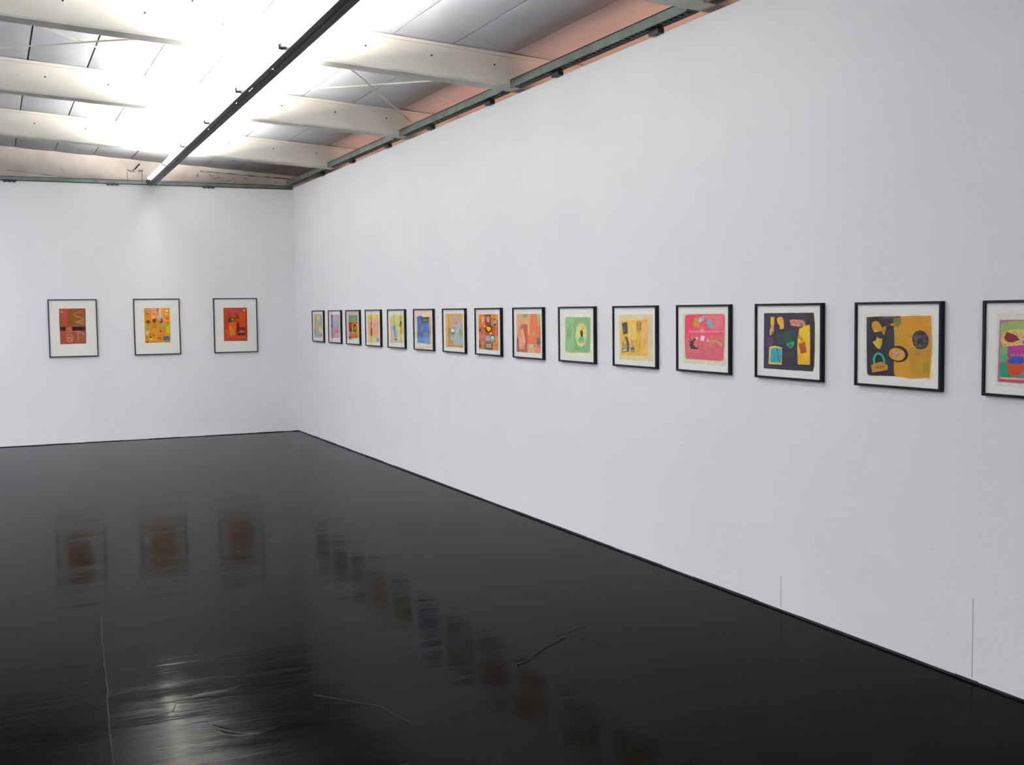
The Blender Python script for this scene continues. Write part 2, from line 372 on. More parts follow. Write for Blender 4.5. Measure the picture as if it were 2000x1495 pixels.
while y - 1.5 > -11.4:
    for dx, z, mt in ((-.066, .043, M_TUBE2), (0, .042, M_TUBE), (.066, .043, M_TUBE2)):
        if dx:
            for yy in (y, y-1.44): MB().box(dx-.014, dx+.014, yy-.012, yy+.012, .026, .058).build('lamp_holder', M_TRACK, tk)
        if mt not in protos:
            o = protos[mt] = MB().tube((0, 0, 0), (0, -1.44, 0), .012, 10).build('fluorescent_tube', mt, tk)
        else:
            o = protos[mt].copy(); COL.objects.link(o); o.parent = tk
        o.location = (dx, y, z)
    y -= 1.5
for by in BY[:6]:
    zt = zb(-1.9) - 3.2
    if by > TL1: MB().tube((0, by+.05, .0), (0, by+.05, zt), .005, 8).build('hanger', M_ROD, tk)

# ------------------------------------------------------------------ framed prints
# per print: shapes as [soft edge 0 / clean edge 1, red, green, blue, then x and y in thousandths of the frame]
ART = {
 'A': [
  [0,168,89,62,225,841,764,840,757,230,227,224],
  [0,156,90,38,222,723,311,722,310,522,221,523],
  [0,181,71,74,320,836,407,838,392,520,313,522],
  [0,150,90,24,407,837,511,837,507,522,396,520],
  [0,151,96,42,479,744,761,766,758,522,507,526],
  [0,160,80,52,522,838,764,838,763,766,528,744],
  [1,207,138,16,304,783,302,775,295,768,286,764,275,762,264,764,255,769,249,776,247,784,250,792,257,799,266,803,277,805,288,803,297,798,303,791],
  [0,176,80,60,235,453,523,456,517,228,228,226],
  [0,60,16,32,231,523,353,523,354,457,233,460],
  [0,70,20,46,478,524,756,524,755,456,480,458],
  [0,106,32,88,716,523,758,524,755,461,715,459],
  [1,208,154,108,519,735,551,696,562,703,530,742],
  [1,208,154,108,549,698,692,674,694,685,552,709],
  [1,208,154,108,681,680,713,637,724,643,693,686],
  [1,208,154,108,719,649,554,608,557,597,722,638],
  [1,208,154,108,554,599,726,568,729,580,557,610],
  [1,200,138,94,594,787,718,799,717,808,593,797],
  [1,200,138,94,572,719,541,765,531,760,562,714],
  [1,200,138,94,536,755,630,771,628,781,534,764],
  [1,200,138,94,621,771,705,761,707,771,623,781],
  [1,185,102,60,481,481,475,466,460,453,438,444,412,441,386,445,365,454,351,468,346,484,352,500,368,513,390,521,416,524,441,520,463,511,477,497],
  [1,213,160,112,355,439,418,429,420,436,357,447],
  [1,213,160,112,415,429,488,445,486,453,413,436],
  [1,213,160,112,367,507,408,479,413,484,372,512],
  [1,213,160,112,406,480,468,470,469,476,407,486],
  [1,216,164,124,381,383,465,382,466,392,382,393],
  [1,216,164,124,455,387,484,328,495,331,466,391],
  [1,216,164,124,492,337,359,336,359,326,492,327],
  [1,216,164,124,367,327,392,390,381,393,356,330],
  [1,219,168,128,360,282,418,257,423,266,365,291],
  [1,219,168,128,416,258,482,279,478,288,412,267],
  [1,219,168,128,483,282,463,325,452,321,472,278],
  [1,219,168,128,406,358,429,337,437,343,414,364],
  [1,219,168,128,430,347,375,312,382,304,437,340],
  [1,219,168,128,376,306,459,286,462,295,379,315],
  [1,201,149,94,540,434,625,428,627,446,542,453],
  [1,201,149,94,609,432,721,383,731,400,619,448],
  [1,201,144,96,581,443,579,283,598,283,600,443],
  [1,196,138,92,615,432,606,273,614,273,624,431],
  [1,189,112,88,505,450,505,346,513,347,512,450],
 ],
 'B': [
  [0,220,154,16,228,831,782,833,776,217,229,215],
  [0,232,160,24,603,833,782,833,780,573,615,610],
  [0,214,144,26,526,449,781,530,776,217,527,216],
  [0,240,168,104,366,829,499,830,502,764,449,612,388,613],
  [0,200,208,32,684,506,766,522,765,368,690,386],
  [1,216,152,176,290,777,423,811,418,823,286,788],
  [1,212,160,168,289,751,402,786,397,799,284,763],
  [1,212,160,168,390,784,472,788,472,801,390,797],
  [1,138,74,112,290,772,367,784,366,791,289,778],
  [1,138,74,112,362,783,408,788,407,794,361,790],
  [1,92,106,48,321,733,318,729,313,726,304,724,295,723,285,724,277,726,271,729,269,733,272,737,277,740,286,742,295,743,305,742,313,740,319,737],
  [1,240,128,48,516,726,511,718,497,711,477,707,453,706,430,708,410,712,397,719,392,728,397,736,411,742,431,747,455,748,478,746,498,741,511,734],
  [1,240,160,128,483,671,479,662,468,654,453,648,435,647,418,649,403,654,393,663,390,673,394,682,404,690,419,696,437,697,455,695,470,690,480,681],
  [0,176,76,36,504,828,541,829,538,768,509,764],
  [0,232,200,168,540,823,592,827,592,695,546,713],
  [1,244,240,216,751,778,749,771,742,765,731,761,719,760,708,762,698,766,691,772,689,779,692,786,699,792,709,796,721,798,733,796,743,792,749,786],
  [1,232,232,224,725,719,723,713,718,707,711,704,702,702,693,704,686,708,681,713,679,720,681,726,687,732,694,735,703,736,712,735,719,731,724,726],
  [1,112,122,136,734,749,771,763,767,770,730,756],
  [1,188,192,196,617,665,612,653,599,643,581,636,559,634,537,637,519,644,507,654,503,667,508,679,521,689,539,696,561,698,583,696,601,688,613,678],
  [1,232,76,32,759,644,756,635,748,627,736,622,722,620,708,622,696,628,688,636,686,645,689,654,697,661,709,666,723,668,737,666,749,661,757,653],
  [1,156,74,32,361,588,356,576,345,566,328,559,308,557,289,560,272,567,262,577,258,590,263,602,274,612,291,619,311,621,330,618,347,611,357,601],
  [1,138,52,24,484,608,480,593,470,581,456,573,439,570,423,573,409,582,400,594,398,609,402,623,411,636,426,644,442,646,459,643,473,635,482,622],
  [1,156,36,40,625,606,621,590,612,577,598,568,582,565,566,569,553,578,545,591,542,607,546,622,555,635,569,644,585,647,601,644,614,635,623,621],
  [1,230,176,176,584,619,582,610,578,602,572,597,565,595,557,597,552,603,548,610,547,619,549,629,553,636,559,641,566,643,573,641,579,636,583,628],
  [1,138,90,24,302,562,304,526,316,527,314,563],
  [1,138,90,24,433,582,428,533,443,532,447,582],
  [1,154,138,32,361,524,501,531,501,539,360,533],
  [1,160,112,24,478,497,474,493,465,489,451,487,434,486,417,487,403,490,394,494,391,499,395,503,404,507,418,509,435,510,451,509,465,506,475,502],
  [1,92,180,168,344,493,341,484,332,477,319,472,304,470,290,472,277,478,269,486,266,495,270,504,279,511,291,516,306,518,321,516,334,510,342,503],
  [1,124,184,168,661,541,658,531,648,522,633,516,616,514,600,517,586,523,577,532,574,542,578,553,587,561,602,567,619,569,635,567,649,560,658,551],
  [1,232,224,160,642,564,685,540,693,550,650,574],
  [1,96,96,24,671,563,712,548,717,556,675,571],
  [1,96,96,24,713,548,745,573,737,579,706,554],
  [1,244,200,216,319,393,315,379,307,367,296,359,282,356,269,359,258,368,251,380,249,395,252,409,260,422,272,430,285,432,299,429,310,421,317,408],
  [1,240,138,144,612,388,608,377,597,369,582,363,564,361,546,364,531,370,521,379,518,390,522,400,533,409,548,414,566,416,584,414,599,407,608,398],
  [1,168,50,60,594,414,592,406,587,399,579,395,570,394,562,395,554,400,550,407,548,415,550,422,555,429,563,433,572,435,580,433,588,428,592,422],
  [1,156,74,24,408,353,406,349,402,346,396,344,389,343,382,344,376,347,372,350,371,354,372,358,376,361,383,363,390,364,397,363,403,361,407,357],
  [1,160,60,32,452,350,451,345,446,342,440,339,433,338,426,339,420,342,416,346,415,351,417,355,421,359,427,361,434,362,441,361,447,358,451,354],
  [1,108,32,24,375,316,374,309,369,304,363,300,356,299,349,300,343,304,339,310,338,316,340,323,344,328,350,332,357,333,364,332,370,328,374,322],
  [1,240,220,216,388,281,386,275,381,270,372,267,363,266,353,268,346,271,340,276,339,282,341,288,346,293,355,296,364,297,374,296,382,292,387,287],
  [0,44,92,156,617,259,635,323,756,329,753,256],
  [0,60,116,168,628,260,676,296,751,290,750,258],
  [1,204,96,16,548,290,546,283,539,277,530,273,519,272,508,274,498,278,492,284,490,292,493,299,499,305,509,309,520,310,531,308,540,304,547,298],
  [1,216,96,16,596,289,594,284,589,279,580,275,571,275,561,276,553,279,548,285,546,290,549,296,554,301,562,304,572,305,581,304,589,300,595,295],
  [1,112,40,24,302,232,300,226,295,221,287,218,278,217,270,218,262,222,258,227,256,233,258,239,263,243,271,247,280,248,288,246,295,243,300,238],
  [1,122,64,32,276,305,275,300,272,296,268,294,263,293,258,294,254,297,252,301,251,305,252,310,255,314,259,316,264,317,269,316,273,313,275,309],
  [1,154,92,16,318,224,530,227,530,234,317,230],
  [1,184,112,26,442,395,354,379,356,372,444,388],
  [1,184,112,26,356,380,321,352,326,347,362,375],
 ],
 'C': [
  [0,196,64,28,230,824,764,825,760,213,226,216],
  [0,204,80,16,552,748,749,755,753,473,577,484],
  [0,216,92,20,340,549,514,555,485,300,268,330,281,418],
  [1,216,128,28,475,362,470,338,455,318,433,305,408,301,383,306,362,320,349,340,345,364,350,388,365,407,387,420,412,425,437,420,458,406,471,386],
  [1,228,138,36,414,459,420,440,421,422,416,408,406,402,394,402,380,411,367,425,357,443,351,463,351,481,355,494,365,501,377,501,391,492,404,478],
  [0,184,28,32,733,790,765,790,757,219,728,269],
  [0,192,74,128,369,775,553,791,563,765,475,731,378,740],
  [1,204,64,56,496,704,492,693,480,683,462,676,441,674,421,677,403,684,392,694,388,705,392,717,405,727,422,733,443,735,464,733,481,726,493,716],
  [1,138,58,64,593,762,678,772,676,784,591,775],
  [1,232,208,176,719,774,717,769,712,766,705,763,697,762,688,763,681,766,676,770,675,774,677,779,682,783,689,786,697,787,705,786,713,783,717,779],
  [0,76,72,24,309,606,375,649,451,648,505,625,449,574,362,557],
  [1,176,168,32,461,608,458,600,451,592,440,588,428,586,415,588,405,593,398,600,396,609,399,618,406,625,417,630,429,632,441,630,452,625,459,617],
  [1,64,64,72,389,592,387,583,381,576,372,571,362,569,352,571,344,576,339,584,337,592,339,601,345,608,354,613,364,615,373,613,382,608,387,601],
  [1,70,40,12,497,608,555,663,541,673,483,618],
  [1,70,40,12,533,663,582,612,598,621,548,673],
  [1,70,40,12,520,705,544,654,558,659,535,710],
  [0,128,24,48,526,537,579,554,592,431,574,369,517,379],
  [0,132,32,60,593,475,664,438,652,412,592,422],
  [1,140,30,20,730,433,726,420,715,409,698,402,679,400,660,403,645,411,634,422,631,435,635,447,646,458,662,465,681,467,700,465,716,457,726,446],
  [1,168,80,48,617,556,628,506,639,508,628,557],
  [0,74,48,16,517,357,711,362,716,318,518,319],
  [1,232,160,128,570,365,608,394,601,400,563,370],
  [1,232,160,128,597,396,615,364,624,368,605,399],
  [1,232,160,128,618,364,668,392,662,399,613,370],
  [1,232,160,128,657,395,669,364,679,366,667,398],
  [0,184,90,20,539,303,738,309,736,251,538,250],
  [1,160,48,24,223,221,761,217,761,226,223,229],
  [1,160,58,24,231,822,225,218,234,218,240,822],
 ],
 'P1': [
  [0,230,228,220,91,932,882,930,907,88,99,76],
  [0,168,160,160,144,876,826,879,845,153,171,137],
  [1,196,176,64,749,795,731,765,683,740,611,723,526,718,442,724,371,741,324,767,308,798,327,828,377,853,449,870,534,875,618,868,688,851,734,825],
  [1,212,204,80,717,730,704,711,667,695,613,684,550,681,487,685,433,696,398,712,386,731,400,751,437,767,492,777,555,780,618,776,671,765,705,749],
  [0,128,176,96,157,772,326,785,337,639,160,626],
  [0,216,154,80,146,573,371,586,375,453,157,439],
  [1,184,176,112,417,400,406,385,378,372,335,363,285,360,234,362,192,371,164,384,155,399,166,414,195,427,238,436,289,440,339,437,381,428,408,415],
  [1,168,156,176,738,573,722,547,677,526,611,512,534,507,456,511,391,526,348,547,333,573,350,598,396,619,463,634,540,638,617,633,682,619,724,598],
  [1,208,176,96,786,428,771,393,735,363,680,343,617,335,554,342,501,362,466,391,456,427,470,462,508,493,563,513,626,520,689,513,741,493,775,463],
  [1,220,216,76,856,389,843,349,808,315,757,292,698,283,640,291,591,313,559,347,550,388,563,428,599,463,650,486,709,494,767,486,815,463,847,429],
  [1,92,56,72,737,865,765,514,816,515,788,866],
  [1,92,56,72,763,524,798,409,848,411,814,527],
  [1,72,96,72,170,421,182,242,264,244,253,422],
  [1,90,120,180,826,212,819,197,799,184,770,175,737,171,703,174,675,182,657,195,651,210,658,225,678,238,707,247,741,250,774,248,802,240,820,227],
  [0,152,160,148,219,198,666,217,736,151,254,139],
 ],
 'P2': [
  [0,230,226,218,141,920,915,920,919,121,126,85],
  [0,164,156,180,171,863,873,872,867,183,182,153],
  [0,140,160,188,366,781,611,793,632,531,434,477,353,527],
  [0,154,160,168,177,781,317,781,302,190,183,173],
  [0,180,72,106,238,863,361,865,366,781,284,781],
  [1,208,108,140,781,768,773,742,750,720,716,705,677,700,638,705,605,720,584,742,577,768,586,794,610,816,644,831,683,836,721,831,754,816,775,794],
  [1,60,60,100,297,849,297,520,343,521,343,849],
  [1,44,44,72,220,541,276,464,334,472,278,549],
  [1,224,84,104,727,362,711,338,667,316,601,300,524,293,446,296,379,308,336,328,321,353,338,378,384,400,451,415,529,421,606,418,671,406,713,386],
  [1,204,60,84,759,357,753,335,735,317,710,304,680,299,650,302,626,314,610,332,605,353,611,375,629,393,655,406,684,411,714,407,738,395,754,378],
  [0,216,76,96,309,307,426,323,420,207,319,190],
  [1,92,132,192,796,483,790,471,776,461,755,455,731,452,707,454,686,460,672,469,668,481,673,493,688,503,709,509,733,512,758,510,778,504,791,494],
  [1,200,72,88,185,153,856,186,855,204,185,171],
  [1,92,60,80,346,247,341,161,375,162,379,248],
  [0,184,152,172,424,271,846,296,858,201,436,184],
 ],
 'P3': [
  [0,228,204,202,65,969,925,970,930,863,75,853],
  [0,220,216,208,76,859,930,863,940,148,72,112],
  [0,104,168,132,190,848,816,857,824,669,197,655],
  [0,128,180,124,553,790,723,797,734,709,565,701],
  [0,152,56,44,186,647,808,663,819,545,489,393,200,371],
  [0,168,76,44,309,630,531,646,495,538,304,521],
  [0,140,64,64,206,506,463,513,472,368,205,353],
  [0,220,160,24,497,586,821,604,846,209,527,189],
  [1,216,176,32,817,498,800,441,755,392,689,357,612,343,535,352,470,382,427,430,414,487,432,546,479,596,546,629,624,642,700,632,764,601,804,554],
  [1,60,52,16,762,485,751,437,721,395,678,367,628,355,578,363,537,389,510,429,502,478,514,526,544,568,588,596,638,607,687,598,728,572,754,532],
  [1,192,160,32,704,477,698,454,684,435,664,421,640,416,616,420,596,432,584,451,580,474,586,497,600,517,621,530,645,535,668,531,687,519,700,500],
  [1,44,44,12,652,565,647,554,633,545,613,538,589,535,565,537,545,543,532,552,528,562,533,574,547,583,567,590,591,593,615,591,635,585,648,576],
  [0,180,132,120,198,334,503,357,526,165,205,143],
  [0,216,140,20,534,334,827,357,846,209,543,190],
  [1,236,136,24,717,281,710,262,689,246,659,234,623,229,587,231,557,241,537,255,531,274,539,292,560,309,591,320,627,325,662,323,692,314,711,299],
  [0,144,52,48,193,236,323,241,335,153,195,144],
  [0,196,180,176,354,205,513,212,526,146,351,138],
 ],
 'P4': [
  [0,232,192,112,136,861,876,870,876,124,147,98],
  [0,228,204,64,136,861,858,873,855,781,625,746,146,764],
  [0,234,203,120,146,764,626,768,465,688,149,695],
  [0,232,156,132,492,699,845,715,848,285,712,253,614,420,487,552],
  [0,232,140,108,221,593,410,642,437,302,236,285],
  [0,236,156,80,510,462,667,443,712,242,448,234],
  [0,220,200,112,153,259,660,263,629,121,160,104],
  [1,140,60,28,441,393,435,345,422,304,404,276,383,266,363,275,346,302,336,342,334,390,340,438,353,479,371,507,392,517,412,508,429,481,439,441],
  [1,76,60,60,372,780,364,593,389,593,396,780],
  [1,140,80,64,242,615,383,630,376,643,236,628],
  [1,156,80,48,553,622,596,572,621,576,578,627],
  [1,156,80,48,596,582,550,506,575,504,621,579],
  [0,136,176,152,672,229,867,247,876,129,668,117],
  [0,92,124,144,763,210,835,218,839,156,774,148],
 ],
 'P5': [
  [0,228,222,208,103,852,912,860,916,150,120,133],
  [0,220,204,140,135,834,899,848,891,155,134,146],
  [0,204,208,64,249,811,810,829,817,646,685,536,439,542,282,599],
  [0,224,168,144,140,743,247,756,274,357,140,329],
  [0,216,184,160,141,353,327,358,353,156,145,149],
  [0,216,192,160,445,747,602,752,599,654,442,645],
  [0,220,176,80,687,584,880,635,885,374,718,334],
  [0,200,184,56,723,489,825,491,820,325,730,322],
  [0,44,144,176,267,526,362,601,439,566,424,482,304,455],
  [0,140,184,196,425,530,528,484,590,366,535,280,391,288],
  [0,44,124,136,352,480,424,494,425,277,364,275],
  [0,64,64,56,377,251,521,256,532,196,455,218,401,180],
  [0,76,76,16,716,679,781,716,804,645,737,549,674,571],
  [1,108,108,48,367,905,366,598,384,599,386,906],
  [1,176,128,96,127,138,884,156,885,166,128,148],
  [0,216,208,152,590,366,872,374,872,184,584,186],
 ],
 'P6': [
  [0,236,220,200,48,965,969,964,966,30,42,30],
  [0,44,108,180,165,812,371,839,453,806,765,805,793,154,446,171,157,170],
  [0,216,160,144,770,816,874,816,872,187,798,157],
  [0,56,76,44,465,794,758,805,766,683,649,661,473,682],
  [1,128,160,112,710,733,701,726,675,721,637,717,592,715,547,716,509,720,483,726,475,733,484,740,510,746,548,749,593,751,638,750,676,746,701,740],
  [0,36,96,192,201,795,418,817,438,682,338,535,206,557],
  [0,60,116,188,460,649,766,661,771,451,478,436],
  [0,108,160,204,387,581,470,587,479,492,384,480],
  [1,32,60,120,292,537,334,482,370,489,328,544],
  [0,28,104,168,178,443,430,446,439,328,181,318],
  [0,76,96,184,262,433,442,435,439,334,283,331],
  [0,76,144,188,465,419,794,429,794,340,474,323],
  [0,44,132,196,173,295,450,306,446,177,177,173],
  [0,80,144,204,462,301,790,312,793,163,470,177],
  [1,124,140,192,684,260,677,251,656,242,626,236,590,234,554,235,523,240,503,247,496,256,504,266,524,274,555,280,591,283,627,282,657,277,678,269],
  [1,200,120,120,867,474,863,436,855,404,844,382,832,374,819,381,809,403,803,435,802,473,806,511,813,544,825,566,837,573,849,566,859,544,865,512],
  [1,80,160,224,309,764,292,622,316,622,333,764],
  [1,32,80,144,633,538,742,445,760,450,652,543],
 ],
 'P7': [
  [0,212,160,52,120,872,882,881,887,123,119,126],
  [0,200,144,64,120,877,882,884,884,850,119,842],
  [0,204,132,40,136,180,884,180,887,125,135,126],
  [0,220,168,28,130,830,248,830,254,152,135,159],
  [0,176,164,188,396,800,564,838,729,803,809,701,787,587,601,563,434,581,404,696],
  [1,216,140,96,686,699,677,674,652,651,615,636,571,630,527,635,490,649,465,671,457,697,466,723,492,745,529,760,573,765,617,761,653,747,678,725],
  [1,212,160,40,647,699,641,682,624,668,600,658,571,654,543,657,518,666,502,680,497,697,503,714,519,728,544,738,573,742,601,739,625,729,641,716],
  [0,156,180,200,559,562,706,648,848,588,874,195,511,188,482,351],
  [0,152,184,180,764,421,877,424,880,195,720,190],
  [0,140,140,80,242,556,518,572,558,500,473,414,260,408],
  [1,228,128,108,423,591,417,580,398,570,371,563,338,560,305,562,278,568,259,577,253,588,260,600,279,610,307,617,339,619,372,618,399,612,417,602],
  [1,244,232,192,523,504,516,487,499,472,473,462,442,458,411,461,385,470,368,484,362,501,369,518,386,533,413,543,444,547,474,544,500,535,517,521],
  [0,76,80,96,347,474,431,450,526,478,536,447,430,413],
  [0,160,144,120,218,471,430,413,470,245,235,259],
  [1,200,168,144,481,309,475,292,459,278,435,268,406,264,378,266,354,275,338,288,333,304,339,321,355,335,379,345,408,349,436,346,460,338,476,325],
  [0,156,156,52,257,270,428,286,448,202,277,190],
  [1,152,164,68,871,475,865,446,847,420,820,402,788,396,757,401,731,417,713,442,707,472,714,502,732,527,759,545,791,551,822,546,848,530,865,505],
  [1,128,144,60,762,404,750,282,774,282,787,404],
  [1,128,96,28,255,875,245,128,262,129,272,875],
 ],
 'P8': [
  [0,188,88,32,143,860,882,867,874,116,131,127],
  [0,216,120,48,148,846,368,859,378,599,180,579,147,693],
  [1,228,160,76,366,741,360,708,345,681,324,662,299,656,274,662,254,680,241,708,237,741,243,773,258,801,279,820,304,826,328,820,349,801,362,773],
  [1,236,192,112,318,750,315,729,309,710,301,698,291,693,282,698,274,710,269,728,268,750,270,772,276,791,285,803,294,807,304,803,312,791,317,772],
  [0,76,68,56,376,856,597,861,595,788,544,835,420,826],
  [0,160,56,32,383,788,595,788,590,629,397,656],
  [0,184,176,180,423,807,526,826,574,788,539,694,487,704,436,760],
  [1,136,144,168,528,788,525,778,516,770,504,764,489,762,474,764,461,770,453,778,451,788,454,798,463,807,475,813,490,815,505,813,517,807,526,798],
  [0,216,140,16,606,858,877,862,878,737,750,770,612,788],
  [1,108,44,20,594,784,855,736,862,746,601,795],
  [1,108,44,20,843,746,802,572,822,571,863,745],
  [0,184,144,136,621,774,843,728,813,594,608,639],
  [0,152,156,64,645,723,714,704,695,658,644,676],
  [0,220,176,32,732,723,809,714,763,640,713,676],
  [0,56,32,44,712,658,817,695,780,621,728,621],
  [0,252,244,232,306,599,388,647,386,595],
  [1,28,24,8,654,564,643,536,613,513,568,496,516,490,463,495,419,510,390,534,380,562,391,590,422,614,467,630,520,636,572,631,616,615,644,592],
  [0,220,192,24,417,600,519,610,615,583,604,536,516,502,455,534],
  [0,184,112,96,233,560,386,571,390,430,247,409],
  [0,208,108,80,145,493,241,504,246,371,147,369],
  [1,56,32,12,207,522,204,510,197,500,186,494,174,491,161,493,151,500,144,510,142,521,145,533,152,543,163,550,175,552,188,550,198,543,205,534],
  [0,208,92,16,675,565,872,566,876,438,680,453],
  [1,252,238,224,649,469,646,462,638,455,625,450,610,448,596,450,583,454,575,461,573,468,576,476,584,483,597,488,612,489,626,488,638,484,647,477],
  [1,92,44,16,836,569,840,415,861,416,857,570],
  [0,168,152,172,399,411,566,419,563,312,401,308],
  [0,176,72,56,404,304,562,307,561,274,407,271],
  [1,52,76,64,783,353,774,319,750,290,715,271,674,263,633,269,599,287,576,315,569,349,578,383,603,412,638,432,679,439,720,433,754,415,776,387],
  [1,132,184,172,751,352,744,325,726,302,700,286,669,280,639,285,613,300,597,322,592,349,599,377,617,400,643,416,674,421,704,417,729,402,746,379],
  [1,216,224,168,712,379,708,368,696,358,679,351,659,349,639,351,623,357,612,366,608,378,612,389,624,399,641,406,661,408,681,406,698,400,708,391],
  [1,60,156,172,737,315,732,305,719,297,698,290,675,288,651,289,631,295,617,303,613,313,618,323,632,331,652,337,676,340,700,338,720,333,733,325],
  [0,140,80,40,236,343,370,345,373,317,241,314],
  [0,204,120,48,226,305,369,308,368,167,231,163],
  [0,76,56,16,140,312,190,313,195,162,141,161],
  [0,92,68,40,376,261,657,272,661,119,378,122],
  [0,176,164,148,402,243,630,253,631,174,409,163],
  [0,216,120,32,674,268,871,272,874,118,674,120],
  [0,184,108,16,135,161,365,167,364,127,134,127],
  [0,224,140,48,782,418,876,428,871,281,786,279],
 ],
 'P9': [
  [0,220,108,40,122,866,898,871,898,120,109,119],
  [0,224,156,92,127,857,571,859,549,460,462,441,481,668,245,665,195,452,120,451],
  [0,220,176,104,130,857,338,858,336,780,135,778],
  [1,176,140,64,159,851,158,784,173,785,174,851],
  [1,176,140,64,227,852,225,785,240,785,241,852],
  [1,176,140,64,293,852,292,785,307,785,308,852],
  [0,188,116,96,338,858,404,858,403,789,339,788],
  [0,92,160,168,404,871,499,872,498,807,454,789,407,806],
  [0,220,144,132,232,761,343,762,342,684,238,673],
  [0,224,128,104,134,407,185,664,303,595,387,369,383,175,159,185],
  [0,224,152,120,195,426,270,472,370,281,309,190,205,196],
  [0,184,48,72,326,640,400,676,480,650,463,125,389,123,417,414,361,544],
  [1,192,72,96,462,598,458,585,448,573,434,565,417,562,400,565,386,572,377,583,374,597,377,610,387,621,402,629,418,632,435,630,449,622,459,611],
  [0,124,108,108,244,612,282,678,326,631,302,578,258,577],
  [0,216,176,28,250,551,317,582,353,544,315,481,264,507],
  [0,232,180,104,308,481,360,509,415,326,370,272],
  [0,220,92,68,584,764,656,773,667,567,602,548],
  [0,220,176,72,494,633,553,634,557,469,506,459],
  [0,168,184,88,658,515,702,559,730,516,722,456,672,454],
  [0,220,96,64,640,670,675,670,681,567,638,566],
  [0,164,196,104,807,864,898,865,896,741,819,758],
  [0,204,156,80,798,740,896,741,880,622,817,629],
  [0,224,80,40,795,603,894,613,898,425,821,424],
  [0,236,128,96,817,604,852,596,856,442,821,449],
  [0,140,76,48,778,414,898,425,901,348,784,336],
  [0,92,68,40,777,345,901,348,900,288,783,289],
  [0,92,68,48,116,397,149,407,185,319,176,248,115,237],
  [0,160,64,64,112,237,183,248,196,124,109,121],
  [1,92,108,64,210,118,263,181,242,186,189,123],
  [1,92,108,64,235,179,286,129,307,137,256,187],
  [1,92,108,64,300,130,345,183,324,189,279,136],
  [1,92,108,64,317,182,368,132,388,140,338,190],
  [0,216,180,128,473,279,776,293,778,215,471,196],
  [0,92,92,80,480,275,523,215,501,210],
  [0,156,124,152,676,281,762,288,764,241,682,234],
  [0,220,160,88,471,192,888,219,898,125,473,121],
  [0,224,140,96,718,205,888,215,895,125,731,123],
 ],
 'P10': [
  [0,232,232,216,92,859,921,869,926,120,91,109],
  [0,228,232,192,116,822,913,834,917,150,116,137],
  [0,136,180,124,188,802,269,813,860,814,878,774,862,203,824,189,214,172,174,202],
  [0,144,188,132,212,787,428,789,410,603,390,200,214,193,201,495],
  [0,124,168,116,428,789,845,793,857,511,794,206,422,201],
  [1,124,164,108,377,520,371,480,353,446,327,423,297,414,266,421,240,443,223,476,218,516,224,556,242,590,268,613,299,622,329,614,355,593,372,559],
  [0,152,180,120,490,687,584,729,738,726,798,611,764,306,486,337],
  [1,208,216,120,778,499,766,419,731,351,679,304,618,285,557,299,505,343,471,411,459,491,472,572,508,641,561,687,622,704,683,689,734,645,767,578],
  [1,220,212,120,767,549,759,499,739,455,709,426,673,415,638,424,608,452,588,494,582,545,589,596,610,640,640,669,676,680,711,670,741,642,760,600],
  [1,228,160,112,633,661,663,608,695,617,665,669],
  [1,228,160,112,663,628,640,584,672,578,695,622],
  [1,220,152,104,692,663,683,606,698,605,707,662],
  [0,24,20,16,597,535,598,566,644,592,675,547,671,471,615,469,625,516],
  [0,60,180,140,600,469,682,471,704,393,533,385],
  [1,196,148,108,531,356,714,364,714,387,531,379],
  [1,224,192,168,544,344,701,352,700,362,544,355],
  [1,176,204,160,385,617,390,392,409,393,404,617],
  [1,120,156,104,188,779,185,533,202,534,204,779],
  [1,164,184,132,430,205,708,205,709,219,432,219],
  [1,140,124,96,485,553,508,549,510,554,487,558],
 ],
 'P11': [
  [0,220,200,152,136,852,904,865,908,119,138,109],
  [0,228,176,40,191,747,788,777,804,745,792,206,760,196,187,184,168,429],
  [0,232,192,80,349,692,498,722,537,515,496,363,361,378],
  [0,224,192,112,390,683,485,694,497,552,403,531],
  [0,232,176,88,658,705,795,717,794,541,779,224,642,228],
  [1,232,176,112,781,503,776,460,763,424,744,399,722,390,699,398,680,421,667,457,663,500,668,543,681,580,700,604,723,613,745,605,764,582,776,546],
  [0,220,180,16,544,534,644,537,642,209,542,205],
  [0,228,176,16,336,749,775,770,788,726,349,706],
  [0,40,48,44,205,718,329,731,342,553,238,522],
  [1,112,128,120,247,655,255,571,272,573,263,656],
  [0,60,68,68,293,500,334,491,381,359,374,254,216,233,212,334],
  [1,48,56,56,288,502,210,342,232,338,308,497],
  [1,48,56,56,212,349,206,229,228,229,234,349],
  [1,48,56,56,212,231,374,253,372,266,210,244],
  [1,48,56,56,216,340,332,352,331,364,215,351],
  [0,220,168,32,265,461,300,452,313,366,237,345],
  [0,224,200,120,272,423,293,423,304,390,262,384],
  [0,212,168,48,223,344,320,352,322,305,223,296],
  [1,64,64,44,249,347,251,297,261,298,258,348],
  [1,64,64,44,287,350,287,298,297,299,297,351],
  [0,232,212,192,227,282,319,290,322,262,229,248],
  [1,176,120,88,436,460,413,358,429,357,452,459],
  [1,176,120,88,483,452,454,355,469,353,499,451],
  [1,168,120,104,426,413,488,420,486,429,424,422],
  [1,168,120,104,419,374,481,382,479,391,417,384],
  [0,56,68,84,404,322,496,325,496,250,428,242],
  [0,124,176,176,442,285,485,292,485,254,448,250],
  [0,204,108,96,449,362,485,353,483,320,453,322],
  [1,76,68,48,561,728,648,729,648,738,561,737],
  [1,76,68,48,638,736,631,609,644,609,651,736],
  [1,76,68,48,642,616,561,620,560,610,641,607],
  [1,76,68,48,571,612,572,735,558,735,558,612],
  [1,76,68,48,561,690,648,691,648,701,561,699],
  [1,76,68,48,588,663,635,664,635,672,588,671],
